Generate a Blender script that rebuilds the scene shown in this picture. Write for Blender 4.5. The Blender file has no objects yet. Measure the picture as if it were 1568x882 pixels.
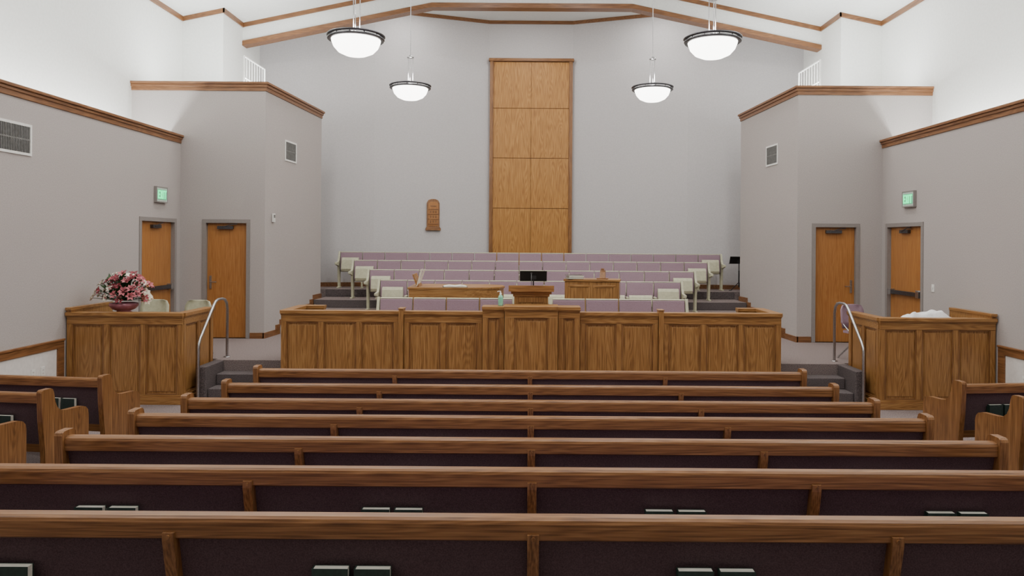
import bpy, math, random
from mathutils import Matrix, Vector
import bmesh
random.seed(4)
sc = bpy.context.scene

# ------------------------------------------------------------ materials
def lin(c):
    r = []
    for v in c[:3]:
        v /= 255.0
        r.append(v/12.92 if v <= .04045 else ((v+.055)/1.055)**2.4)
    return (r[0], r[1], r[2], 1)

def newmat(name, rough=.6, metal=0.0):
    m = bpy.data.materials.new(name); m.use_nodes = True
    nt = m.node_tree; b = nt.nodes['Principled BSDF']
    b.inputs['Roughness'].default_value = rough
    b.inputs['Metallic'].default_value = metal
    return m, nt, b

def noisy(name, c1, c2, scale=(40, 40, 40), rough=.7, metal=0, detail=4, lo=.35, hi=.65, bump=0.0, spec=None):
    m, nt, b = newmat(name, rough, metal)
    tc = nt.nodes.new('ShaderNodeTexCoord'); mp = nt.nodes.new('ShaderNodeMapping')
    mp.inputs['Scale'].default_value = scale
    nz = nt.nodes.new('ShaderNodeTexNoise'); nz.inputs['Scale'].default_value = 1
    nz.inputs['Detail'].default_value = detail
    cr = nt.nodes.new('ShaderNodeValToRGB')
    cr.color_ramp.elements[0].position = lo; cr.color_ramp.elements[0].color = lin(c1)
    cr.color_ramp.elements[1].position = hi; cr.color_ramp.elements[1].color = lin(c2)
    L = nt.links.new
    L(tc.outputs['Object'], mp.inputs['Vector']); L(mp.outputs[0], nz.inputs['Vector'])
    L(nz.outputs['Fac'], cr.inputs['Fac']); L(cr.outputs[0], b.inputs['Base Color'])
    if bump:
        bp = nt.nodes.new('ShaderNodeBump'); bp.inputs['Strength'].default_value = bump
        bp.inputs['Distance'].default_value = .01
        L(nz.outputs['Fac'], bp.inputs['Height']); L(bp.outputs[0], b.inputs['Normal'])
    if spec is not None: b.inputs['Specular IOR Level'].default_value = spec
    return m

def wood(name, dark, mid, light, axis='X', rough=.34, fig=1.0, wide=5):
    m, nt, b = newmat(name, rough)
    L = nt.links.new
    tc = nt.nodes.new('ShaderNodeTexCoord')
    def sc3(along, across):
        return {'X': (along, across, across), 'Y': (across, along, across), 'Z': (across, across, along)}[axis]
    mp1 = nt.nodes.new('ShaderNodeMapping'); mp1.inputs['Scale'].default_value = sc3(3.0, 110)
    n1 = nt.nodes.new('ShaderNodeTexNoise'); n1.inputs['Scale'].default_value = 1; n1.inputs['Detail'].default_value = 5
    mp2 = nt.nodes.new('ShaderNodeMapping'); mp2.inputs['Scale'].default_value = sc3(.5, wide)
    n2 = nt.nodes.new('ShaderNodeTexNoise'); n2.inputs['Scale'].default_value = 1; n2.inputs['Detail'].default_value = 1.5
    # contour rings of the low noise = cathedral figure
    mu = nt.nodes.new('ShaderNodeMath'); mu.operation = 'MULTIPLY'; mu.inputs[1].default_value = 120
    sn = nt.nodes.new('ShaderNodeMath'); sn.operation = 'SINE'
    m2 = nt.nodes.new('ShaderNodeMath'); m2.operation = 'MULTIPLY_ADD'
    m2.inputs[1].default_value = .075*fig
    L(tc.outputs['Object'], mp1.inputs[0]); L(tc.outputs['Object'], mp2.inputs[0])
    L(mp1.outputs[0], n1.inputs['Vector']); L(mp2.outputs[0], n2.inputs['Vector'])
    L(n2.outputs['Fac'], mu.inputs[0]); L(mu.outputs[0], sn.inputs[0])
    L(sn.outputs[0], m2.inputs[0]); L(n1.outputs['Fac'], m2.inputs[2])
    cr = nt.nodes.new('ShaderNodeValToRGB')
    e = cr.color_ramp.elements
    e[0].position = .28; e[0].color = lin(dark)
    e[1].position = .72; e[1].color = lin(light)
    k = e.new(.5); k.color = lin(mid)
    L(m2.outputs[0], cr.inputs['Fac']); L(cr.outputs[0], b.inputs['Base Color'])
    bp = nt.nodes.new('ShaderNodeBump'); bp.inputs['Strength'].default_value = .08; bp.inputs['Distance'].default_value = .004
    L(n1.outputs['Fac'], bp.inputs['Height']); L(bp.outputs[0], b.inputs['Normal'])
    return m

def emis(name, col, s):
    m, nt, b = newmat(name, .3)
    b.inputs['Base Color'].default_value = lin(col)
    b.inputs['Emission Color'].default_value = lin(col)
    b.inputs['Emission Strength'].default_value = s
    return m

OAK = ((90, 56, 28), (126, 85, 48), (148, 106, 66))
WX = wood('oak_grain_x', *OAK, axis='X', wide=9); WY = wood('oak_grain_y', *OAK, axis='Y', wide=9); WZ = wood('oak_grain_z', *OAK, axis='Z', wide=9)
TR = ((92, 60, 36), (120, 80, 48), (140, 98, 62))
TX = wood('trim_oak_x', *TR, 'X', .4)
TY = wood('trim_oak_y', *TR, 'Y', .4)
PANEL = wood('panel_oak_veneer', (132, 86, 34), (164, 114, 52), (182, 134, 70), 'Z', .42, 1.1, 4)
DOOR = wood('door_oak', (142, 90, 44), (162, 108, 56), (172, 122, 68), 'Z', .4, .6)
SO = ((112, 74, 36), (146, 103, 56), (168, 126, 76))
STAND = wood('stand_oak_z', *SO, 'Z', .38)
STANDX = wood('stand_oak_x', *SO, 'X', .38)
STANDY = wood('stand_oak_y', *SO, 'Y', .38)
WALL = noisy('wall_fabric_grey', (164, 157, 154), (173, 166, 163), (60, 60, 60), .9, bump=.1)
APSE = noisy('wall_apse_grey', (184, 181, 182), (190, 187, 188), (30, 30, 30), .9)
WHITE = noisy('wall_white_paint', (222, 223, 220), (228, 229, 226), (20, 20, 20), .85)
WAINS = noisy('wainscot_paint', (210, 206, 202), (218, 214, 210), (20, 20, 20), .7)
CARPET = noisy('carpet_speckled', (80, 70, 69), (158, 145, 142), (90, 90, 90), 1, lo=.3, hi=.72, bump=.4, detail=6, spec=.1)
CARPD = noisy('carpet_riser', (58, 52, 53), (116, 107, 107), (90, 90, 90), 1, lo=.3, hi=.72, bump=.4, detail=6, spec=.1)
MAROON = noisy('fabric_dark_plum', (78, 63, 67), (98, 81, 85), (160, 160, 160), .95, spec=.15)
MAUVE = noisy('fabric_mauve', (142, 117, 130), (160, 137, 149), (150, 150, 150), .95, spec=.15)
CREAM = noisy('cream_plastic', (176, 174, 148), (188, 186, 160), (20, 20, 20), .5)
STEEL = noisy('brushed_steel', (170, 170, 172), (190, 190, 192), (60, 60, 60), .28, 1)
DKMET = noisy('dark_pewter', (84, 84, 88), (104, 104, 108), (60, 60, 60), .35, .9)
BLACK = noisy('black_metal', (16, 16, 18), (26, 26, 28), (60, 60, 60), .4)
FRAME = noisy('door_frame_grey', (132, 126, 123), (136, 130, 127), (30, 30, 30), .5)
GREENB = noisy('book_cover_green', (18, 40, 34), (28, 52, 44), (60, 60, 60), .5)
PAGES = noisy('book_pages', (214, 212, 200), (232, 230, 220), (5, 5, 300), .8)
WPLAST = noisy('white_plastic', (216, 216, 212), (226, 226, 222), (20, 20, 20), .45)
VENTG = noisy('vent_slats', (100, 100, 98), (116, 116, 114), (20, 20, 20), .5)
CLOTH = noisy('white_cloth', (228, 228, 230), (242, 242, 244), (80, 80, 80), .9)
GLASS = emis('lamp_glass', (255, 252, 244), 9.0)
EXITG = emis('exit_green', (40, 235, 150), 2.0)
EXITB = noisy('exit_face', (176, 196, 184), (190, 208, 196), (30, 30, 30), .3)
LEAF = noisy('leaf_green', (30, 56, 30), (60, 92, 50), (20, 20, 20), .6)
PINK = noisy('petal_pink', (166, 82, 92), (208, 124, 130), (20, 20, 20), .6)
ROSE = noisy('petal_rose', (122, 38, 50), (158, 64, 76), (20, 20, 20), .6)
WHITEP = noisy('petal_white', (222, 214, 192), (240, 234, 218), (20, 20, 20), .6)
VASE = noisy('vase_glaze_pink', (126, 70, 82), (150, 92, 104), (12, 12, 12), .3)
GEL = noisy('sanitizer_bottle', (120, 190, 160), (150, 210, 184), (12, 12, 12), .15)

# ------------------------------------------------------------ mesh builder
class B:
    def __init__(s):
        s.v = []; s.f = []; s.mi = []; s.sm = []; s.mats = []; s.M = Matrix.Identity(4)
    def mid(s, m):
        if m not in s.mats: s.mats.append(m)
        return s.mats.index(m)
    def add(s, vs, fs, m, smooth=False):
        o = len(s.v); k = s.mid(m)
        for p in vs: s.v.append(s.M @ Vector(p))
        for f in fs:
            s.f.append([i+o for i in f]); s.mi.append(k); s.sm.append(smooth)
    def box(s, x0, x1, y0, y1, z0, z1, m):
        if x0 > x1: x0, x1 = x1, x0
        if y0 > y1: y0, y1 = y1, y0
        vs = [(x, y, z) for z in (z0, z1) for y in (y0, y1) for x in (x0, x1)]
        s.add(vs, [(0, 2, 3, 1), (4, 5, 7, 6), (0, 1, 5, 4), (2, 6, 7, 3), (0, 4, 6, 2), (1, 3, 7, 5)], m)
    def prism(s, pr, axis, a0, a1, m, smooth=False):
        n = len(pr)
        def P(p, a):
            return {'X': (a, p[0], p[1]), 'Y': (p[0], a, p[1]), 'Z': (p[0], p[1], a)}[axis]
        vs = [P(p, a0) for p in pr]+[P(p, a1) for p in pr]
        s.add(vs, [list(range(n))[::-1], list(range(n, 2*n))]+[(i, (i+1) % n, n+(i+1) % n, n+i) for i in range(n)], m, smooth)
    def lathe(s, pr, c, m, n=24, smooth=True, sx=1, sy=1):
        vs = []
        for r, z in pr:
            for i in range(n):
                a = 2*math.pi*i/n
                vs.append((c[0]+r*math.cos(a)*sx, c[1]+r*math.sin(a)*sy, c[2]+z))
        fs = []
        for j in range(len(pr)-1):
            for i in range(n):
                k = (i+1) % n
                fs.append((j*n+i, j*n+k, (j+1)*n+k, (j+1)*n+i))
        s.add(vs, fs, m, smooth)
    def tube(s, pts, r, m, n=10, rads=None, closed=False):
        P = [Vector(p) for p in pts]; N = len(P); vs = []; up = None
        for i, p in enumerate(P):
            if closed: t = P[(i+1) % N]-P[i-1]
            else: t = P[min(i+1, N-1)]-P[max(i-1, 0)]
            t.normalize()
            if up is None:
                up = Vector((0, 0, 1)) if abs(t.z) < .9 else Vector((1, 0, 0))
            up = (up-t*up.dot(t)).normalized(); sd = t.cross(up)
            rr = rads[i] if rads else r
            for k in range(n):
                a = 2*math.pi*k/n
                vs.append(p+(up*math.cos(a)+sd*math.sin(a))*rr)
        fs = []
        for i in range(N if closed else N-1):
            j = (i+1) % N
            for k in range(n):
                q = (k+1) % n
                fs.append((i*n+k, i*n+q, j*n+q, j*n+k))
        s.add(vs, fs, m, True)
        if not closed:
            s.add(vs[:n], [list(range(n))], m); s.add(vs[-n:], [list(range(n))], m)
    def done(s, name, origin=(0, 0, 0), rz=0, bevel=0, seg=2, loc=None, parent=None):
        """origin: world point the world-space verts are re-based to; loc: place local verts"""
        me = bpy.data.meshes.new(name)
        o = Vector(origin)
        me.from_pydata([tuple(v-o) for v in s.v], [], s.f)
        for m in s.mats: me.materials.append(m)
        for i, p in enumerate(me.polygons):
            p.material_index = s.mi[i]; p.use_smooth = s.sm[i]
        bm = bmesh.new(); bm.from_mesh(me)
        bmesh.ops.recalc_face_normals(bm, faces=bm.faces)
        bm.to_mesh(me); bm.free()
        ob = bpy.data.objects.new(name, me); sc.collection.objects.link(ob)
        ob.location = loc if loc is not None else origin
        ob.rotation_euler = (0, 0, rz)
        if bevel:
            md = ob.modifiers.new('bevel', 'BEVEL'); md.width = bevel; md.segments = seg
            md.limit_method = 'ANGLE'; md.angle_limit = math.radians(40)
        if parent: ob.parent = parent
        return ob

# ------------------------------------------------------------ key dimensions (metres)
XW = 6.75      # side wall face
XU = 7.7       # upper (recessed) wall face
YD = 14.15     # wall with the two doors
ZP = 0.5       # rostrum level
ZC = 4.40      # top of side walls
ZL = 5.43      # top of side-room parapet
YF = 17.3      # gable fascia
def zceil(x): return 7.30+.212*(XU-abs(x))
YB = -4.0

# ------------------------------------------------------------ floors
b = B()
pr = [(YB, .60), (-.6, .60), (3.25, .31), (4.16, .24), (5.08, .165), (6.0, .10), (6.9, .03), (7.8, 0), (11.1, 0), (11.1, -.3), (YB, -.3)]
b.prism(pr, 'X', -XW, XW, CARPET)
b.done('floor')

b = B()
b.box(-XW, XW, 11.72, YD, -.3, ZP, CARPET)
b.box(-4.985, 4.985, 11.6, 11.72, -.3, ZP, CARPET)
b.box(-3.62, 3.62, 11.21, 11.6, -.3, ZP, CARPET)
b.box(-5.1, 5.1, YD, 14.9, -.3, ZP, CARPET)
b.done('floor_rostrum')
b = B()
ft = [14.9, 15.85, 16.8, 17.75, 20.2]
for i in range(4):
    z = ZP+.18*(i+1)
    b.box(-6.79 if ft[i] > 17.2 else -4.93, 6.79 if ft[i] > 17.2 else 4.93, ft[i], ft[i+1] if i < 3 else 20.2, -.3, z, CARPET)
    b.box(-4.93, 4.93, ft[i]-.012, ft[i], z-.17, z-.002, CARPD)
b.done('floor_choir_tiers')
for s, n in ((-1, 'l'), (1, 'r')):
    b = B()
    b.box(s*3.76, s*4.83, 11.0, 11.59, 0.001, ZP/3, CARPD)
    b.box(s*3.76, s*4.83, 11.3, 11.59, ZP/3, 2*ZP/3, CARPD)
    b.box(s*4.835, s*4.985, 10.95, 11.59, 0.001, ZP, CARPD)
    b.done('carpeted_steps', (s*4.3, 11.3, 0), bevel=.012)

# ------------------------------------------------------------ walls
for s, nm in ((-1, 'left'), (1, 'right')):
    d0, d1, dz = 12.72, 13.93, 2.73
    b = B()
    b.box(s*XW, s*(XW+.2), YB, d0, -.3, ZC-.03, WALL)
    b.box(s*XW, s*(XW+.2), d1, YD, -.3, ZC-.03, WALL)
    b.box(s*XW, s*(XW+.2), d0, d1, dz, ZC-.03, WALL)
    b.box(s*(XW+.14), s*(XW+.2), d0, d1, 0, dz, WALL)
    b.box(s*(XW+.2), s*XU, YB, YD, 3.6, 3.7, WHITE)
    b.done('wall_'+nm, (s*XW, 5, 0))
    b = B()
    b.box(s*XU, s*(XU+.15), YB, 16.2, -.3, 7.6, WHITE)
    b.done('wall_upper_'+nm, (s*XU, 5, 0))
    # cap trim
    b = B()
    b.box(s*(XW-.02), s*(XW+.22), YB, YD, ZC-.16, ZC-.06, TY)
    b.box(s*(XW-.04), s*(XW+.23), YB, YD, ZC-.09, ZC-.045, TY)
    b.box(s*(XW-.065), s*(XW+.24), YB, YD, ZC-.045, ZC, TY)
    b.done('trim_cap_'+nm, (s*XW, 5, ZC), bevel=.008)
    b = B()
    b.box(s*(XW-.03), s*XW, YB, 10.6, .83, .95, TY)
    b.box(s*(XW-.045), s*XW, YB, 10.6, .93, .96, TY)
    b.box(s*(XW-.03), s*XW, 10.45, 10.6, .0, .83, TY)
    b.done('trim_chair_rail_'+nm, (s*XW, 5, .9), bevel=.006)
    b = B()
    b.box(s*(XW-.012), s*XW, YB, 10.45, 0, .83, WAINS)
    b.done('trim_wainscot_'+nm, (s*XW, 5, .4))
    b = B()
    b.box(s*(XW-.02), s*XW, 11.72, d0-.1, ZP, ZP+.1, TY)
    b.done('baseboard_'+nm, (s*XW, 12, ZP))
    # side room (front wall with door, splayed return wall)
    e0, e1 = 5.46, 6.26
    X1, X2 = 5.12, 4.93
    b = B()
    zt = ZL-.05
    def P(poly, z0, z1): b.prism([(s*x, y) for x, y in poly], 'Z', z0, z1, WALL)
    P([(X1, YD), (e0, YD), (e0, YF), (X2, YF)], -.3, zt-.1)
    P([(e0, YD+.12), (e1, YD+.12), (e1, YF), (e0, YF)], -.3, 2.73)
    P([(e0, YD), (e1, YD), (e1, YF), (e0, YF)], 2.73, zt-.1)
    P([(e1, YD), (6.95, YD), (6.95, 16.2), (6.8, 16.2), (6.8, YF), (e1, YF)], -.3, zt-.1)
    P([(6.95, YD), (XU, YD), (XU, 16.2), (6.95, 16.2)], 3.7, zt-.1)
    # parapet
    P([(X1, YD), (XU, YD), (XU, YD+.12), (X1+.11, YD+.12)], zt-.1, zt)
    P([(X1, YD), (X1+.12, YD), (X2+.12, YF), (X2, YF)], zt-.1, zt)
    b.done('wall_side_room_'+nm, (s*6, 15, 0))
    # parapet cap
    b = B()
    for (o, z0, z1) in ((.02, ZL-.17, ZL-.06), (.04, ZL-.10, ZL-.045), (.065, ZL-.045, ZL)):
        b.prism([(s*x, y) for x, y in [(X1-o, YD-o), (XU, YD-o), (XU, YD+.12+o*.2), (X1+.12+o*.2, YD+.12+o*.2), (X2+.12+o*.2, YF+o), (X2-o, YF+o)]], 'Z', z0, z1, TX)
    b.done('trim_parapet_'+nm, (s*6, 15, ZL), bevel=.006)
    # stepping baseboards on splayed wall
    b = B()
    def bx(y): return X1+(X2-X1)*(y-YD)/(YF-YD)
    seg = [(YD-.02, 14.88, ZP), (14.88, 15.83, ZP+.18), (15.83, 16.78, ZP+.36), (16.78, YF+.02, ZP+.54)]
    for y0, y1, z in seg:
        b.prism([(s*(bx(y0)-.02), y0), (s*(bx(y0)+.02), y0), (s*(bx(y1)+.02), y1), (s*(bx(y1)-.02), y1)], 'Z', z, z+.11, TY)
        if y1 < 17:
            b.prism([(s*(bx(y1)-.02), y1-.2), (s*(bx(y1)+.02), y1-.2), (s*(bx(y1)+.02), y1), (s*(bx(y1)-.02), y1)], 'Z', z+.11, z+.2, TY)
    b.box(s*(X1+.0), s*(e0-.07), YD-.02, YD, ZP, ZP+.11, TX)
    b.box(s*(e1+.07), s*XW, YD-.02, YD, ZP, ZP+.11, TX)
    b.done('baseboard_side_room_'+nm, (s*5, 15, ZP))
    # pier above side room
    b = B()
    b.box(s*6.8, s*(XU+.15), 16.2, 20.4, -.3, 8.6, WHITE)
    b.done('wall_pier_'+nm, (s*7.2, 17, 4))
    # ceiling-line trim
    b = B()
    za = zceil(XU)
    b.box(s*(XU-.03), s*XU, YB, 16.2, za-.1, za+.02, TY)
    b.prism([(s*XU, zceil(XU)-.1), (s*6.77, zceil(6.77)-.1), (s*6.77, zceil(6.77)+.01), (s*XU, zceil(XU)+.01)], 'Y', 16.17, 16.2, TX)
    b.box(s*6.77, s*6.8, 16.17, YF, zceil(6.8)-.1, zceil(6.8)+.01, TY)
    b.done('trim_ceiling_'+nm, (s*7.2, 12, 7.3))

# apse walls
A = [(-6.8, 18.4), (-4.04, 18.95), (-1.13, 20.0), (1.13, 20.0), (4.04, 18.95), (6.8, 18.4)]
b = B()
for i in range(5):
    (x0, y0), (x1, y1) = A[i], A[i+1]
    b.prism([(x0, y0), (x1, y1), (x1, y1+.2), (x0, y0+.2)], 'Z', -.3, 8.6, APSE)
b.done('wall_apse', (0, 19, 0))
b = B()
for i in range(5):
    (x0, y0), (x1, y1) = A[i], A[i+1]
    b.prism([(x0, y0-.03), (x1, y1-.03), (x1, y1+.01), (x0, y0+.01)], 'Z', 8.31, 8.4, TX)
b.done('trim_apse_ceiling', (0, 19, 8.35))
b = B()
for i in range(5):
    if i == 2: continue
    (x0, y0), (x1, y1) = A[i], A[i+1]
    b.prism([(x0, y0-.02), (x1, y1-.02), (x1, y1+.01), (x0, y0+.01)], 'Z', 1.22, 1.33, TX)
b.done('baseboard_apse', (0, 19, 1.3))
b = B(); b.box(-6.8, 6.8, YF+.1, 20.4, 8.4, 8.5, WHITE); b.done('ceiling_apse', (0, 18, 8.4))
# gable fascia
b = B()
zb = lambda x: 6.97+(6.8-max(abs(x), 2.36))*(.93/4.44)
xs = [-6.8, -2.36, 2.36, 6.8]
b.prism([(x, zb(x)) for x in xs]+[(6.8, 9.3), (-6.8, 9.3)], 'Y', YF, YF+.2, WHITE)
b.done('wall_gable_fascia', (0, YF, 8))
b = B()
for i in range(3):
    x0, x1 = xs[i], xs[i+1]
    b.prism([(x0, zb(x0)-.01), (x1, zb(x1)-.01), (x1, zb(x1)+.10), (x0, zb(x0)+.10)], 'Y', YF-.035, YF+.24, TX)
for s in (-1, 1):
    b.prism([(s*6.8, zceil(6.8)-.1), (0, zceil(0)-.1), (0, zceil(0)+.01), (s*6.8, zceil(6.8)+.01)], 'Y', YF-.03, YF, TX)
b.done('trim_gable', (0, YF, 8))
# main ceiling
b = B()
b.prism([(-8, zceil(8)), (0, zceil(0)), (8, zceil(8)), (8, zceil(8)+.2), (0, zceil(0)+.2), (-8, zceil(8)+.2)], 'Y', YB-.2, YF, WHITE)
b.done('ceiling', (0, 6, 8))
b = B(); b.box(-XU-.15, XU+.15, YB-.2, YB, -.3, 9.2, WALL); b.done('wall_back', (0, YB, 0))

# tall oak panel
b = B()
zb0, zt0 = 1.22, 7.36
b.box(-1.09, 1.09, 19.95, 19.995, zb0, zt0-.05, WZ)
cols = [-1.03, 0, 1.03]
zr = [1.26, 1.94, 3.30, 4.66, 6.01, 7.27]
for j in range(5):
    for i in range(2):
        b.box(cols[i]+.004, cols[i+1]-.004, 19.925, 19.95, zr[j]+.007, zr[j+1]-.007, PANEL)
for s in (-1, 1):
    b.box(s*1.04, s*1.12, 19.90, 19.995, zb0, zt0-.08, WZ)
    b.tube([(s*1.035, 19.905, zb0), (s*1.035, 19.905, zt0-.08)], .016, WZ, 8)
b.box(-1.15, 1.15, 19.88, 19.995, zt0-.08, zt0, WX)
b.done('oak_wall_panel', (0, 19.95, 4), bevel=.003, seg=1)

# ------------------------------------------------------------ doors
def door(name, W, H, loc, rz, lever_side=1, panic=False):
    """local: x 0..W, front face at y=0 facing -y, z 0..H ; opening recess 0.12"""
    b = B()
    b.box(.014, W-.014, .06, .105, 0.005, H-.014, DOOR)
    t = .06
    b.box(-t, .012, -.015, .118, 0, H-.014, FRAME); b.box(W-.012, W+t, -.015, .118, 0, H-.014, FRAME)
    b.box(-t, W+t, -.015, .118, H-.014, H+t, FRAME)
    lx = W-.08 if lever_side > 0 else .08
    b.box(lx-.02, lx+.02, .045, .062, .95, 1.2, STEEL)
    b.tube([(lx, .06, 1.08), (lx, .01, 1.08), (lx-lever_side*.13, .01, 1.08)], .011, STEEL, 8)
    # closer
    b.box(W/2-.18, W/2+.12, .0, .06, H-.13, H-.07, DKMET)
    b.tube([(W/2-.1, .0, H-.10), (W/2+.1, -.0, H-.04), (W/2+.2, .02, H-.03)], .01, DKMET, 6)
    if panic:
        b.box(.08, W-.08, -.02, .035, .98, 1.05, DKMET)
        b.box(.06, .16, -.025, .06, .96, 1.07, STEEL); b.box(W-.16, W-.06, -.025, .06, .96, 1.07, STEEL)
    return b.done(name, loc=loc, rz=rz, bevel=.003, seg=1)
door('door_1', .80, 2.23, (-6.26, YD, ZP), 0, -1)
door('door_2', .80, 2.23, (5.46, YD, ZP), 0, 1)
door('door_3', 1.21, 2.23, (-XW, 12.72, ZP), math.radians(90), -1, True)
door('door_4', 1.21, 2.23, (XW, 13.93, ZP), math.radians(-90), 1, True)

# ------------------------------------------------------------ wall fittings
def vent(name, W, H, loc, rz):
    b = B()
    b.box(0, W, -.012, 0, 0, .035, WPLAST); b.box(0, W, -.012, 0, H-.035, H, WPLAST)
    b.box(0, .035, -.012, 0, .035, H-.035, WPLAST); b.box(W-.035, W, -.012, 0, .035, H-.035, WPLAST)
    b.box(.03, W-.03, -.002, 0, .03, H-.03, BLACK)
    n = int((W-.07)/.03)
    for i in range(n):
        x = .04+i*.03
        b.box(x, x+.014, -.011, -.002, .03, H-.03, VENTG)
    b.box(.03, W-.03, -.0105, -.003, H/2-.01, H/2+.01, VENTG)
    return b.done(name, loc=loc, rz=rz)
ang = math.degrees(math.atan2(YF-YD, .19))
vent('air_vent', .62, .43, (-(5.12-.19*(15.1-YD)/(YF-YD))+.003, 15.1, 4.03), math.radians(ang))
vent('air_vent', .62, .43, ((5.12-.19*(15.72-YD)/(YF-YD))-.003, 15.72, 4.03), math.radians(-ang))
vent('air_vent', .95, .42, (-XW+.003, 8.95, 3.50), math.radians(90))

noisyG = emis('exit_glow', (90, 200, 150), .25)
def exit_sign(loc, rz):
    b = B()
    b.box(-.185, .185, -.05, 0, .012, .26, EXITB)
    b.box(-.2, .2, -.055, 0, -.01, .012, FRAME); b.box(-.2, .2, -.055, 0, .26, .28, FRAME)
    b.box(-.2, -.185, -.055, 0, .012, .26, FRAME); b.box(.185, .2, -.055, 0, .012, .26, FRAME)
    y0, y1 = -.058, -.0525
    def bar(x0, x1, z0, z1): b.box(x0, x1, y0, y1, z0, z1, EXITG)
    t = .024; z0, z1 = .06, .21
    x = -.15
    bar(x, x+t, z0, z1); [bar(x+t, x+.07, z, z+t) for z in (z0, .123, z1-t)]
    x = -.068
    for sg in (1, -1):
        pr = [(x, z0 if sg > 0 else z1), (x+t, z0 if sg > 0 else z1), (x+.075, z1 if sg > 0 else z0), (x+.075-t, z1 if sg > 0 else z0)]
        b.prism(pr, 'Y', y0-(.001 if sg > 0 else 0), y1, EXITG)
    bar(.02, .02+t, z0, z1)
    bar(.058, .145, z1-t, z1); bar(.09, .09+t, z0, z1-t)
    b.box(-.165, .16, -.052, -.0502, .045, .225, noisyG)
    return b.done('exit_sign', loc=loc, rz=rz)
exit_sign((-XW, 13.35, 3.07), math.radians(90))
exit_sign((XW, 13.1, 3.07), math.radians(-90))

def plate(name, loc, rz, w, h, t, det):
    b = B(); b.box(-w/2, w/2, -t, 0, 0, h, WPLAST)
    if det == 'outlet':
        for z in (.025, .07):
            b.box(-.016, .016, -t-.003, -t, z, z+.028, WAINS)
            b.box(-.008, -.005, -t-.004, -t, z+.008, z+.02, BLACK); b.box(.005, .008, -t-.004, -t, z+.008, z+.02, BLACK)
    elif det == 'switch':
        b.box(-.01, .01, -t-.01, -t, h/2-.02, h/2+.02, WPLAST)
    else:
        b.box(-w/2+.015, w/2-.015, -t-.004, -t, h*.5, h*.85, VENTG); b.box(-.012, .012, -t-.01, -t, h*.2, h*.35, WPLAST)
    b.done(name, loc=loc, rz=rz, bevel=.004)
plate('thermostat', (-5.09, 14.5, 2.75), math.radians(ang), .1, .17, .035, 'th')
plate('light_switch', (XW, 12.35, 1.6), math.radians(-90), .08, .13, .01, 'switch')
plate('wall_outlet', (-XW+.012, 9.95, .5), math.radians(90), .08, .125, .008, 'outlet')
plate('wall_outlet', (-XW+.012, 10.15, .5), math.radians(90), .08, .125, .008, 'outlet')
plate('wall_outlet', (XW-.012, 10.05, .48), math.radians(-90), .08, .125, .008, 'outlet')

# hymn number board on apse facet
b = B()
b.prism([(-.17, 0), (.17, 0), (.17, .72), (.13, .80), (.05, .83), (-.05, .83), (-.13, .80), (-.17, .72)], 'Y', -.04, 0, WZ)
b.box(-.2, .2, -.07, 0.001, 0, .06, WX); b.box(-.185, .185, -.055, 0.001, .06, .085, WX)
b.prism([(-.13, .12), (.13, .12), (.13, .70), (.08, .76), (-.08, .76), (-.13, .70)], 'Y', -.046, -.04, DOOR)
for z in (.16, .29, .42, .55): b.box(-.13, .13, -.06, -.04, z, z+.018, WX)
for z in (.20, .33, .46):
    for x in (-.07, 0, .07): b.box(x-.022, x+.022, -.052, -.045, z, z+.065, WX)
b.box(-.08, .08, -.05, -.045, .62, .66, WX)
fa = math.atan2(20.0-18.95, -1.13+4.04)
xx = -2.58
b.done('hymn_number_board', loc=(xx, 18.95+(xx+4.04)*math.tan(fa)-.005, 2.68), rz=fa, bevel=.004)

# loft guard rails
for s in (-1, 1):
    b = B()
    zr0 = ZL-.15
    x = s*5.85
    b.tube([(x, 14.95, zr0), (x, 14.95, zr0+.85), (x, 16.1, zr0+.85), (x, 16.1, zr0)], .02, WPLAST, 8)
    b.tube([(x, 14.95, zr0+.42), (x, 16.1, zr0+.42)], .014, WPLAST, 6)
    for i in range(1, 8):
        y = 14.95+i*1.15/8
        b.tube([(x, y, zr0+.1), (x, y, zr0+.85)], .009, WPLAST, 6)
    b.tube([(x, 14.95, zr0+.1), (x, 16.1, zr0+.1)], .012, WPLAST, 6)
    b.done('loft_guard_rail', (x, 15.5, zr0))

# ------------------------------------------------------------ panelled joinery
def panelled(b, L, H, n, t=.1, cap=.05, stile=.075, top=.12, bot=.14, capo=.03, e0=0, e1=0):
    """local x 0..L, front y=0 (-y), back y=t; e0/e1: inset of the back board at the ends"""
    b.box(e0, L-e1, .025, t, 0, H-cap-.021, STAND)
    w = (L-stile)/n
    zt = H-cap-top
    for i in range(n+1):
        b.box(i*w, i*w+stile, 0, .024, bot, zt, STAND)
    b.box(0, L, -.003, .0245, zt, H-cap-.021, STANDX)
    b.box(0, L, -.003, .0245, .09, bot, STANDX)
    b.box(0, L, -.018, .0245, 0, .09, STANDX)
    for i in range(n):
        x0, x1 = i*w+stile, (i+1)*w
        z0, z1 = bot, zt
        q = .018
        b.box(x0, x0+q, .006, .0242, z0, z1, WZ); b.box(x1-q, x1, .006, .0242, z0, z1, WZ)
        b.box(x0+q, x1-q, .006, .0242, z0, z0+q, WX); b.box(x0+q, x1-q, .006, .0242, z1-q, z1, WX)
        b.box(x0+.045, x1-.045, .014, .0241, z0+.05, z1-.05, STAND)
    b.box(-.005, L+.005, -capo*.5, t+capo*.5, H-cap-.021, H-cap, STANDX)
    b.box(-.01, L+.01, -capo, t+capo, H-cap, H, STANDX)

def T(x, y, z=0, a=0): return Matrix.Translation((x, y, z)) @ Matrix.Rotation(math.radians(a), 4, 'Z')

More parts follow.
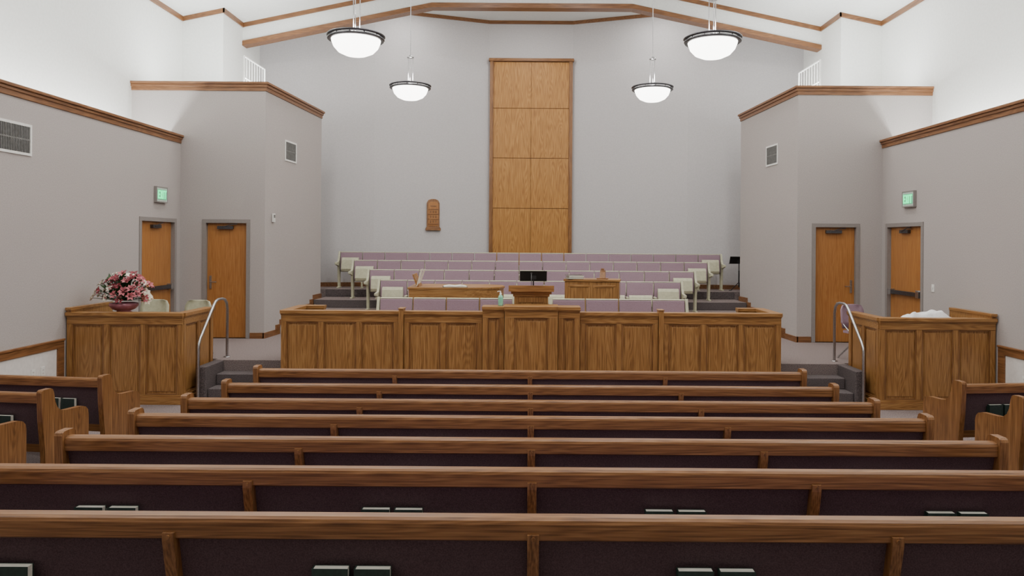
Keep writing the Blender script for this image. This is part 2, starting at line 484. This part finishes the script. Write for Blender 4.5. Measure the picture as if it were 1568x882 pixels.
# front of the rostrum
HS = 1.35
b = B()
b.M = T(-3.74, 11.0); panelled(b, 1.76, HS, 3, e0=.03)
b.M = T(-1.90, 11.0); panelled(b, 1.17, HS, 2)
b.M = T(.73, 11.0); panelled(b, 1.17, HS, 2)
b.M = T(1.98, 11.0); panelled(b, 1.76, HS, 3, e1=.03)
b.M = Matrix.Identity(4)
for s in (-1, 1):
    b.box(s*1.94-.035, s*1.94+.035, 10.955, 11.14, 0, HS+.03, STAND)
    b.box(s*1.94-.045, s*1.94+.045, 10.945, 11.15, HS+.03, HS+.045, STANDX)
# central bay
b.M = T(-.72, 10.90); panelled(b, .32, HS+.085, 1, t=.25)
b.M = T(.40, 10.90); panelled(b, .32, HS+.085, 1, t=.25)
b.M = T(-.39, 10.78); panelled(b, .78, HS+.10, 1, t=.37, stile=.14)
# returns at ends
b.M = T(-3.74, 11.92, 0, -90); panelled(b, .885, HS-.001, 2, e1=.0)
b.M = T(3.74, 11.035, 0, 90); panelled(b, .885, HS-.001, 2)
b.M = T(-3.70, 11.86, .0); panelled(b, .36, HS-.002, 1, e0=.02)
b.M = T(3.34, 11.86, .0); panelled(b, .36, HS-.002, 1, e1=.02)
b.done('rostrum_front_panelling', (0, 11, 0), bevel=.004)

# lectern
b = B()
yl = 11.42
b.box(-.26, .26, yl-.16, yl+.22, ZP, 1.56, STAND)
b.box(-.19, .19, yl-.17, yl-.155, 1.47, 1.55, STAND)
b.box(-.28, .28, yl-.18, yl+.23, 1.56, 1.60, STANDX)
b.box(-.31, .31, yl-.21, yl+.25, 1.60, 1.64, STANDX)
b.prism([(yl-.25, 1.64), (yl+.3, 1.60), (yl+.3, 1.64), (yl-.25, 1.72)], 'X', -.345, .345, STANDX)
b.box(-.345, .345, yl-.27, yl-.25, 1.64, 1.735, STANDX)
b.tube([(.0, yl-.2, 1.72), (0, yl-.18, 1.80), (0, yl-.1, 1.88), (0, yl-.03, 1.90)], .006, BLACK, 6)
b.tube([(0, yl-.04, 1.90), (0, yl+.02, 1.905)], .013, BLACK, 8)
b.done('lectern', (0, yl, ZP), bevel=.006)

# sanitizer bottle
b = B()
b.lathe([(0, 0), (.035, 0), (.038, .01), (.038, .12), (.03, .15), (.012, .165), (.012, .18)], (0, 0, 0), GEL, 16)
b.lathe([(.016, .165), (.016, .19), (.005, .19), (.005, .22), (0, .22)], (0, 0, 0), WPLAST, 12)
b.tube([(0, 0, .215), (-.04, 0, .215), (-.05, 0, .205)], .006, WPLAST, 6)
b.done('hand_sanitizer_bottle', loc=(-.46, 11.04, HS+.086))

# side enclosures (sacrament / clerk desks)
for s in (-1, 1):
    b = B()
    H = 1.33
    xi = 5.05; xo = XW-.02
    if s < 0:
        b.M = T(-xo, 10.66); panelled(b, xo-xi, H, 3, e1=.03)
        b.M = T(-xi, 10.70, 0, 90); panelled(b, 1.0, H-.001, 2)
    else:
        b.M = T(xi, 10.66); panelled(b, xo-xi, H, 3, e0=.03)
        b.M = T(xi, 11.70, 0, -90); panelled(b, 1.0, H-.001, 2)
    b.M = Matrix.Identity(4)
    # wall-side upright and raised cap
    b.box(s*(xo-.08), s*(xo-.001), 10.64, 11.7, H+.001, H+.03, STAND)
    b.box(s*(xo-.08), s*(xo-.001), 10.765, 11.7, .0, H, STAND)
    b.box(s*(xo-.09), s*xo, 10.62, 11.7, H+.03, H+.07, STANDY)
    # desk surface and inner floor
    b.box(s*(xi+.11), s*(xo-.085), 10.77, 11.22, H-.08, H-.04, STANDX)
    b.box(s*(xi+.11), s*(xo-.085), 10.77, 11.70, .0, ZP, CARPET)
    b.done('panelled_desk_enclosure', (s*5.9, 11, 0), bevel=.004)

# handrails
for s in (-1, 1):
    b = B(); x = s*4.91
    pts = [(x, 10.86, 0), (x, 10.86, .80), (x, 10.875, .86), (x, 10.92, .93)]
    pts += [(x, 11.38, 1.38), (x, 11.45, 1.435), (x, 11.54, 1.46), (x, 11.70, 1.46), (x, 11.80, 1.44), (x, 11.87, 1.38), (x, 11.90, 1.28), (x, 11.90, ZP)]
    b.tube(pts, .021, STEEL, 12)
    b.lathe([(0, .012), (.05, .012), (.05, 0)], (x, 10.86, 0), STEEL, 16)
    b.lathe([(0, .012), (.05, .012), (.05, 0)], (x, 11.90, ZP), STEEL, 16)
    b.done('stair_handrail', (x, 11.3, 0))

# ------------------------------------------------------------ pews
def book(b, x0, x1, y, z, h=.215, t=.042):
    b.box(x0, x1, y, y+.003, z, z+h, GREENB); b.box(x0, x1, y+t-.003, y+t, z, z+h, GREENB)
    b.box(x0, x0+.006, y+.003, y+t-.003, z, z+h, GREENB)
    b.box(x0+.006, x1-.004, y+.003, y+t-.003, z, z+h-.002, PAGES)

def pew(name, L, loc, rz=0, stiles=(), books=(), ends=(True, True)):
    b = B(); h = L/2
    pr = [(-.012, .770), (-.020, .776), (-.022, .845), (-.016, .860), (-.004, .870), (.046, .870), (.056, .862), (.060, .850), (.056, .770)]
    b.prism(pr, 'X', -h, h, WX)
    b.prism([(.012, .79), (.117, .30), (.165, .30), (.058, .79)], 'X', -h, h, MAROON)
    b.prism([(.085, .77), (.16, .46), (.20, .46), (.11, .77)], 'X', -h+.02, h-.02, MAUVE)
    b.prism([(.11, .26), (.105, .34), (.17, .34), (.17, .26)], 'X', -h, h, WX)
    b.prism([(.14, .36), (.14, .44), (.50, .47), (.58, .455), (.59, .40), (.57, .37)], 'X', -h+.01, h-.01, MAUVE)
    b.box(-h, h, .14, .56, .32, .365, WX)
    b.box(-h, h, .545, .575, .27, .37, WX)
    for x in stiles:
        b.prism([(-.034, .803), (-.034, .765), (.080, .26), (.12, .26), (.03, .803)], 'X', x-.026, x+.026, WZ)
        b.tube([(x, -.040, .785), (x, -.030, .785)], .010, WZ, 10)
        b.box(x-.03, x+.03, .10, .50, 0, .33, WZ)
    EP = [(.02, 0), (.005, .3), (-.03, .6), (-.045, .88), (-.038, .898), (-.02, .908), (.075, .908), (.10, .895), (.115, .86),
          (.135, .76), (.165, .70), (.21, .665), (.28, .65), (.50, .64), (.56, .62), (.59, .585), (.60, .54), (.60, 0)]
    if ends[0]: b.prism(EP, 'X', -h-.058, -h, WZ)
    if ends[1]: b.prism(EP, 'X', h, h+.058, WZ)
    for x in books:
        b.box(x-.21, x+.21, -.033, .07, .415, .43, WX)
        b.box(x-.21, x+.21, -.047, -.033, .415, .52, WX)
        b.box(x-.21, x-.195, -.033, .06, .43, .52, WX); b.box(x+.195, x+.21, -.033, .06, .43, .52, WX)
        j = random.uniform(-.01, .01)
        book(b, x-.175+j, x-.015+j, -.022, .43)
        book(b, x+.010+j, x+.170+j, -.019, .43, h=.213)
        book(b, x-.165+j, x-.02+j, .024, .43, h=.19, t=.02)
    return b.done(name, loc=loc, rz=rz, bevel=.006)

rows = [(8.72, 0.0), (7.82, 0.0), (6.91, .035), (6.0, .10), (5.08, .165), (4.165, .24), (3.255, .31)]
for y, z in rows:
    pew('pew', 6.42, (-.02, y, z), 0, (-1.6, 0, 1.6), (-2.4, -.79, .81, 2.4))
for s in (-1, 1):
    for i, (y, xe, z) in enumerate([(8.02, 4.72, 0), (7.18, 4.82, .01), (6.33, 4.90, .06), (5.45, 4.95, .13), (4.55, 4.98, .21)]):
        L = 1.62; a = math.radians(7)
        cx = s*(xe+math.cos(a)*L/2); cy = y+math.sin(a)*L/2+.02
        pew('pew', L, (cx, cy, z), (-a if s < 0 else a), (), (-.35 if s > 0 else .35,))

# ------------------------------------------------------------ choir seating
def seat_row(name, n, w, loc, H=.90):
    b = B(); x0 = -n*w/2
    for i in range(n):
        a, c = x0+i*w, x0+(i+1)*w
        end = i in (0, n-1)
        b.prism([(-.055, .44), (-.02, H-.035), (-.012, H-.022), (.0, H-.018), (.01, .44)], 'X', a+.012, c-.012, MAUVE)
        b.prism([(.011, .40), (.002, H-.012), (.010, H), (.045, H), (.055, H-.012), (.055, .40)], 'X', a+.008, c-.008, CREAM)
        b.prism([(-.018, H-.017), (-.014, H-.006), (.004, H-.002), (.004, H-.017)], 'X', a+.012, c-.012, CREAM)
        if end:   # end seats: cream pan folded up, outwards
            b.prism([(-.07, .40), (-.18, .42), (-.21, .48), (-.17, .70), (-.14, .75), (-.09, .76)], 'X', a+.07, c-.07, CREAM)
        else:
            b.prism([(-.07, .38), (-.18, .40), (-.20, .44), (-.16, .58), (-.13, .62), (-.09, .62)], 'X', a+.045, c-.045, CREAM)
    for i in range(1, n):
        a = x0+i*w
        b.box(a-.022, a+.022, -.30, -.06, .56, .59, CREAM)
        b.box(a-.02, a+.02, -.10, -.06, 0.02, .56, CREAM)
        b.box(a-.02, a+.02, -.20, .10, 0, .02, CREAM)
    for e in (-1, 1):
        a = e*n*w/2
        pr = [(-.36, .64), (-.36, .59), (-.10, .54), (-.06, .03), (-.18, .03), (-.18, 0), (.12, 0), (.12, .03), (.05, .03), (.065, H), (.02, H+.01), (-.06, .74), (-.12, .66)]
        b.prism(pr, 'X', a-(.0 if e > 0 else .05), a+(.05 if e > 0 else .0), CREAM)
    return b.done(name, loc=loc, bevel=.006)
seat_row('choir_seat_row', 17, .555, (.0, 18.28, ZP+.72))
seat_row('choir_seat_row', 15, .555, (.01, 17.33, ZP+.54))
seat_row('choir_seat_row', 13, .555, (.03, 16.36, ZP+.36))
seat_row('choir_seat_row', 11, .572, (.0, 15.40, ZP+.18))
seat_row('rostrum_seat_row', 4, .55, (-1.40, 12.17, ZP), .96)
seat_row('rostrum_seat_row', 4, .55, (1.45, 12.17, ZP), .96)

# ------------------------------------------------------------ piano, organ
b = B()
def outline(o=0):
    raw = [(-.82, -.35), (-.82, .75), (.15, .75), (.55, .68), (.80, .45), (.84, .15), (.76, -.12), (.55, -.28), (.15, -.35)]
    return [(x*(1+o), y*(1+o)) for x, y in raw]
b.prism(outline(), 'Z', .68, 1.05, STANDX)
b.prism(outline(o=.025), 'Z', 1.05, 1.085, STANDX)
b.box(-1.0, -.82, -.30, .70, .60, .72, STANDX)
b.box(-.97, -.84, -.28, .68, .72, .735, PAGES)
for i in range(30):
    if i % 7 not in (2, 6): b.box(-.92, -.84, -.27+i*.031, -.258+i*.031, .735, .745, BLACK)
for (x, y) in ((-.72, -.22), (-.72, .62), (.6, .2)):
    b.lathe([(.06, .68), (.05, .6), (.035, .3), (.045, .08), (.02, 0)], (x, y, 0), STAND, 12)
b.prism([(-.70, 1.085), (-.78, 1.30), (-.76, 1.31), (-.66, 1.085)], 'Y', -.2, .35, STANDY)
b.prism([(-.70, 1.10), (-.62, 1.40), (-.615, 1.40), (-.69, 1.10)], 'Y', -.25, .02, PAGES)
b.prism([(-.70, 1.10), (-.60, 1.39), (-.595, 1.39), (-.69, 1.10)], 'Y', .04, .28, PAGES)
b.done('grand_piano', loc=(-1.33, 13.25, ZP), rz=math.radians(2), bevel=.008)

b = B()
b.box(-.48, .48, -.03, .0, .05, 1.20, STAND)
b.box(-.48, -.44, 0, .60, .05, 1.20, STAND); b.box(.44, .48, 0, .60, .05, 1.20, STAND)
b.box(-.44, .44, .0, .60, .05, .7, STAND)
b.box(-.50, .50, -.05, .40, 1.20, 1.24, STANDX)
b.box(-.44, .44, .25, .30, .75, 1.2, STANDX)
b.prism([(.31, .78), (.62, .72), (.62, .76), (.31, .84)], 'X', -.42, .42, PAGES)
for x0, x1 in ((-.42, -.02), (.02, .42)):
    b.box(x0, x1, -.042, -.03, .15, .19, STANDX); b.box(x0, x1, -.042, -.03, 1.10, 1.14, STANDX)
    b.box(x0, x0+.04, -.042, -.03, .19, 1.10, STAND); b.box(x1-.04, x1, -.042, -.03, .19, 1.10, STAND)
b.box(-.52, .52, -.06, .64, 0, .05, STANDX)
b.done('organ_console', loc=(1.08, 13.05, ZP), rz=math.radians(-9), bevel=.006)

b = B()
for i, (dx, m, h) in enumerate(((0, GREENB, .03), (.012, PAGES, .025), (-.01, MAROON, .02))):
    z = sum((.03, .025, .02)[:i])
    b.box(-.14+dx, .14+dx, -.1, .1, z, z+h*.2, m); b.box(-.135+dx, .135+dx, -.095, .095, z+h*.2, z+h*.8, PAGES); b.box(-.14+dx, .14+dx, -.1, .1, z+h*.8, z+h, m)
b.done('hymnbook_stack', loc=(.78, 13.16, ZP+1.24), rz=.2)
b = B()
b.box(-.1, .1, -.07, .07, 0, .02, WX); b.prism([(-.06, .02), (.05, .02), (.06, .15), (.03, .16)], 'X', -.05, .05, WZ)
b.box(-.03, .03, -.01, .01, .16, .19, WZ)
b.done('metronome', loc=(1.28, 13.14, ZP+1.24), rz=-.2, bevel=.004)
b = B()
b.prism([(-.2, 0), (.2, 0), (.2, .012), (.1, .03), (0, .016), (-.1, .03), (-.2, .012)], 'Y', -.14, .14, PAGES)
b.box(-.22, .22, -.15, .15, -.004, -.0005, GREENB)
b.done('open_hymnbook', loc=(-1.35, 13.1, ZP+1.09), rz=.15)

def music_stand(loc, H, rz=0, w=.46, leg=.28):
    b = B()
    b.tube([(0, 0, .16), (0, 0, H-.1)], .012, BLACK, 8)
    b.tube([(0, 0, .1), (0, 0, .5)], .017, BLACK, 8)
    for k in range(3):
        a = k*2.094+.5
        b.tube([(0, 0, .22), (leg*.8*math.cos(a), leg*.8*math.sin(a), .015), (leg*math.cos(a), leg*math.sin(a), .012)], .01, BLACK, 6)
    b.prism([(-.06, H), (-.045, H), (.04, H-.17), (.10, H-.17), (.10, H-.18), (.03, H-.18)], 'X', -w/2, w/2, BLACK)
    b.box(-.05, .05, -.02, .02, H-.15, H-.07, BLACK)
    b.done('music_stand', loc=loc, rz=rz)
music_stand((.04, 12.62, ZP), 1.40)
music_stand((5.12, 18.05, ZP+.72), .85, .0, leg=.24)

# ------------------------------------------------------------ chairs behind the desks
def chair(loc, rz, m=CREAM):
    b = B()
    n = 9
    vs = []
    prof = [(.50, .22), (.62, .235), (.80, .225), (.87, .19), (.89, .13)]
    for yo in (.22, .245):
        for z, hw in prof:
            for i in range(n):
                u = -1+2*i/(n-1)
                vs.append((u*hw, yo-.05*(u*u)+(z-.5)*.15, z))
    R = len(prof); fs = []; o2 = R*n
    for off in (0, R*n):
        for j in range(R-1):
            for i in range(n-1):
                fs.append((off+j*n+i, off+j*n+i+1, off+(j+1)*n+i+1, off+(j+1)*n+i))
    for i in range(n-1):
        fs.append((i, i+1, o2+i+1, o2+i)); k = (R-1)*n; fs.append((k+i, k+i+1, o2+k+i+1, o2+k+i))
    for j in range(R-1):
        for k in (0, n-1): fs.append((j*n+k, (j+1)*n+k, o2+(j+1)*n+k, o2+j*n+k))
    b.add(vs, fs, m, True)
    b.prism([(-.22, -.22), (.22, -.22), (.20, .2), (-.20, .2)], 'Z', .43, .47, m)
    for s in (-1, 1):
        b.tube([(s*.22, -.24, 0), (s*.20, .0, .42), (s*.2, .24, .60), (s*.18, .255, .75)], .013, STEEL, 8)
        b.tube([(s*.22, .30, 0), (s*.2, -.18, .43)], .013, STEEL, 8)
    b.tube([(-.21, -.2, .1), (.21, -.2, .1)], .01, STEEL, 6)
    b.done('folding_chair', loc=loc, rz=rz)
chair((-6.25, 12.05, ZP), .1); chair((-5.55, 12.0, ZP), -.1)
chair((5.42, 12.05, ZP), .3, MAUVE)

# ------------------------------------------------------------ flower arrangement
b = B()
b.lathe([(0, 0), (.10, 0), (.11, .015), (.09, .03), (.16, .06), (.20, .11), (.19, .15), (.175, .15), (.17, .12), (0, .11)], (0, 0, 0), VASE, 28)
def blossom(c, d, r, m, n=6):
    d = Vector(d).normalized(); q = d.to_track_quat('Z', 'Y').to_matrix()
    c = Vector(c)
    for k in range(n):
        a = 2*math.pi*k/n+random.uniform(-.2, .2)
        def L(rad, off, h): return c+q @ Vector((rad*math.cos(a+off), rad*math.sin(a+off), h))
        vs = [L(.01, 0, 0), L(r*.6, -.5, r*.42), L(r*.62, 0, r*.3), L(r*.6, .5, r*.42), L(r, 0, r*.35+random.uniform(-.02, .02))]
        b.add(vs, [(0, 1, 2), (0, 2, 3), (1, 4, 2), (2, 4, 3)], m, True)
    b.tube([c, c+q @ Vector((0, 0, r*.45))], r*.10, ROSE if m is PINK else PINK, 6)
def leaf(c, d, ln, w):
    d = Vector(d).normalized(); c = Vector(c)
    s = d.cross(Vector((0, 0, 1))); s = s.normalized() if s.length > .1 else Vector((1, 0, 0))
    dr = Vector((0, 0, -ln*.15))
    vs = [c, c+d*ln*.45+s*w, c+d*ln*.5, c+d*ln*.45-s*w, c+d*ln+dr]
    b.add(vs, [(0, 1, 2), (0, 2, 3), (1, 4, 2), (2, 4, 3)], LEAF, True)
cen = Vector((0, 0, .18))
for i in range(230):
    a = random.uniform(0, 2*math.pi); e = random.uniform(-.05, 1.5)
    d = Vector((math.cos(a)*math.cos(e)*1.05, .5*math.sin(a)*math.cos(e), math.sin(e)*1.0+.02))
    R = random.uniform(.12, .38)
    leaf(cen+d*R*.9, d+Vector((random.uniform(-.5, .5), random.uniform(-.4, .4), random.uniform(-.1, .5))), random.uniform(.10, .16), random.uniform(.02, .035))
NB = 62
for i in range(NB):
    a = 2.39996*i; e = math.asin(min(1, .0+.97*((i+.5)/NB)))+.02
    d = Vector((math.cos(a)*math.cos(e)*1.1, .5*math.sin(a)*math.cos(e), math.sin(e)*1.08))
    R = random.uniform(.27, .42)
    c = cen+d*R
    m = random.choices([PINK, ROSE, WHITEP], [5, 4, 1.8 if abs(c.x) < .2 else 6])[0]
    blossom(c, d+Vector((random.uniform(-.3, .3), -.35, random.uniform(-.1, .3))), random.uniform(.06, .09), m)
    b.tube([cen, cen+d*R*.5, c], .004, LEAF, 5)
b.done('flower_arrangement', loc=(-6.10, 11.02, 1.293))

# folded white cloth
b = B()
nx, ny = 30, 14
vs = []
for j in range(ny):
    for i in range(nx):
        x = -.33+.66*i/(nx-1); y = -.14+.28*j/(ny-1)
        e = min(1, 5*min(i/(nx-1), 1-i/(nx-1), j/(ny-1), 1-j/(ny-1))+.02)
        z = e*(.095+.022*math.sin(x*13+y*9)+.010*math.sin(x*31-y*30)+.006*math.sin(y*60))
        vs.append((x+.02*math.sin(y*30), y+.015*math.sin(x*20), z))
fs = [(j*nx+i, j*nx+i+1, (j+1)*nx+i+1, (j+1)*nx+i) for j in range(ny-1) for i in range(nx-1)]
b.add(vs, fs, CLOTH, True)
b.done('folded_white_cloth', loc=(5.90, 10.98, 1.292))

# ------------------------------------------------------------ pendant lamps
def pendant(x, y, z, power):
    b = B()
    r = .322
    b.lathe([(r, .01), (r*.985, -.03), (r*.90, -.10), (r*.72, -.165), (r*.45, -.205), (r*.2, -.22), (0, -.224)], (0, 0, 0), GLASS, 40)
    b.lathe([(r*.97, .01), (r*.95, -.03), (r*.86, -.09), (r*.70, -.15), (r*.4, -.19), (0, -.205)], (0, 0, 0), WPLAST, 40)
    for z0, ro in ((-.012, .372), (.030, .380)):
        b.lathe([(r, z0), (ro-.01, z0), (ro, z0+.008), (ro, z0+.018), (ro-.01, z0+.026), (r, z0+.026), (r, z0)], (0, 0, 0), DKMET, 48)
    for k in range(12):
        a = k*math.pi/6
        b.tube([(.352*math.cos(a), .352*math.sin(a), .0), (.352*math.cos(a), .352*math.sin(a), .04)], .008, DKMET, 6)
    for k in range(3):
        a = k*2.0944+.52
        cx, cy = math.cos(a), math.sin(a)
        b.tube([(.34*cx, .34*cy, .045), (.05*cx, .05*cy, .07), (.05*cx, .05*cy, .56)], .006, STEEL, 8)
    b.lathe([(0, .55), (.06, .55), (.06, .57), (.02, .60), (0, .60)], (0, 0, 0), STEEL, 20)
    b.lathe([(0, .06), (.06, .06), (.06, .08), (0, .08)], (0, 0, 0), STEEL, 20)
    zc = zceil(x)-z
    b.tube([(0, 0, .59), (0, 0, zc)], .007, STEEL, 8)
    b.lathe([(0, zc-.07), (.02, zc-.06), (.07, zc-.02), (.07, zc+.005)], (0, 0, 0), STEEL, 20)
    ob = b.done('pendant_lamp', loc=(x, y, z))
    l = bpy.data.lights.new('pendant_bulb', 'POINT'); l.energy = power; l.shadow_soft_size = .12; l.color = (1, .97, .92)
    lo = bpy.data.objects.new('pendant_bulb', l); lo.location = (0, 0, .16); lo.parent = ob; sc.collection.objects.link(lo)
pendant(-2.34, 9.7, 5.05, 45); pendant(2.36, 9.7, 5.05, 45)
pendant(-2.22, 13.4, 5.18, 45); pendant(2.19, 13.4, 5.18, 45)

# ------------------------------------------------------------ lighting
def area(name, loc, sx, sy, p, rot=(0, 0, 0), col=(1, 1, 1)):
    l = bpy.data.lights.new(name, 'AREA'); l.shape = 'RECTANGLE'; l.size = sx; l.size_y = sy; l.energy = p; l.color = col
    o = bpy.data.objects.new(name, l); o.location = loc; o.rotation_euler = rot; sc.collection.objects.link(o); return o
UP = (math.pi, 0, 0)
for s in (-1, 1):
    area('cove_light', (s*7.32, 5.0, 3.85), .2, 17.5, 640, UP, (.96, 1, .99))
    area('loft_uplight', (s*6.3, 14.9, 5.33), 1.6, .3, 85, UP, (.96, 1, .99))
    area('apse_uplight', (s*5.4, 16.2, 5.33), .3, 1.6, 60, UP, (.98, 1, .99))
def added_can(x, y, z, p, r=.22):  # made-up ceiling downlight, added for general fill and pew-rail highlights
    b = B()
    b.lathe([(r+.05, 0), (r+.05, -.012), (r, -.015), (r, 0)], (0, 0, 0), WPLAST, 24)
    ob = b.done('added_downlight', loc=(x, y, z))
    l = bpy.data.lights.new('added_fill_lamp', 'AREA'); l.shape = 'DISK'; l.size = 2*r; l.energy = p; l.color = (1, .97, .93)
    o = bpy.data.objects.new('added_fill_lamp', l); o.location = (0, 0, -.02); o.parent = ob; sc.collection.objects.link(o)
for x in (-4.6, -1.2, 1.2, 4.6):
    for y in (1.0, 4.5, 8.0, 11.5, 14.6):
        added_can(x, y, zceil(x)-.06, 62)
for x in (-3, 0, 3):
    added_can(x, 18.2, 8.4, 45)

w = bpy.data.worlds.new('world'); sc.world = w; w.use_nodes = True
w.node_tree.nodes['Background'].inputs[0].default_value = (.9, .95, 1, 1)
w.node_tree.nodes['Background'].inputs[1].default_value = .3

# ------------------------------------------------------------ camera
cam = bpy.data.cameras.new('camera'); co = bpy.data.objects.new('camera', cam); sc.collection.objects.link(co)
cam.sensor_width = 36; cam.lens = 25.87; cam.shift_x = -.016; cam.shift_y = -.0453; cam.clip_end = 100
co.matrix_world = Matrix.Translation((-.05, 0, 2.4)) @ Matrix.Rotation(math.radians(90), 4, 'X') @ Matrix.Rotation(.007, 4, 'Z')
sc.camera = co
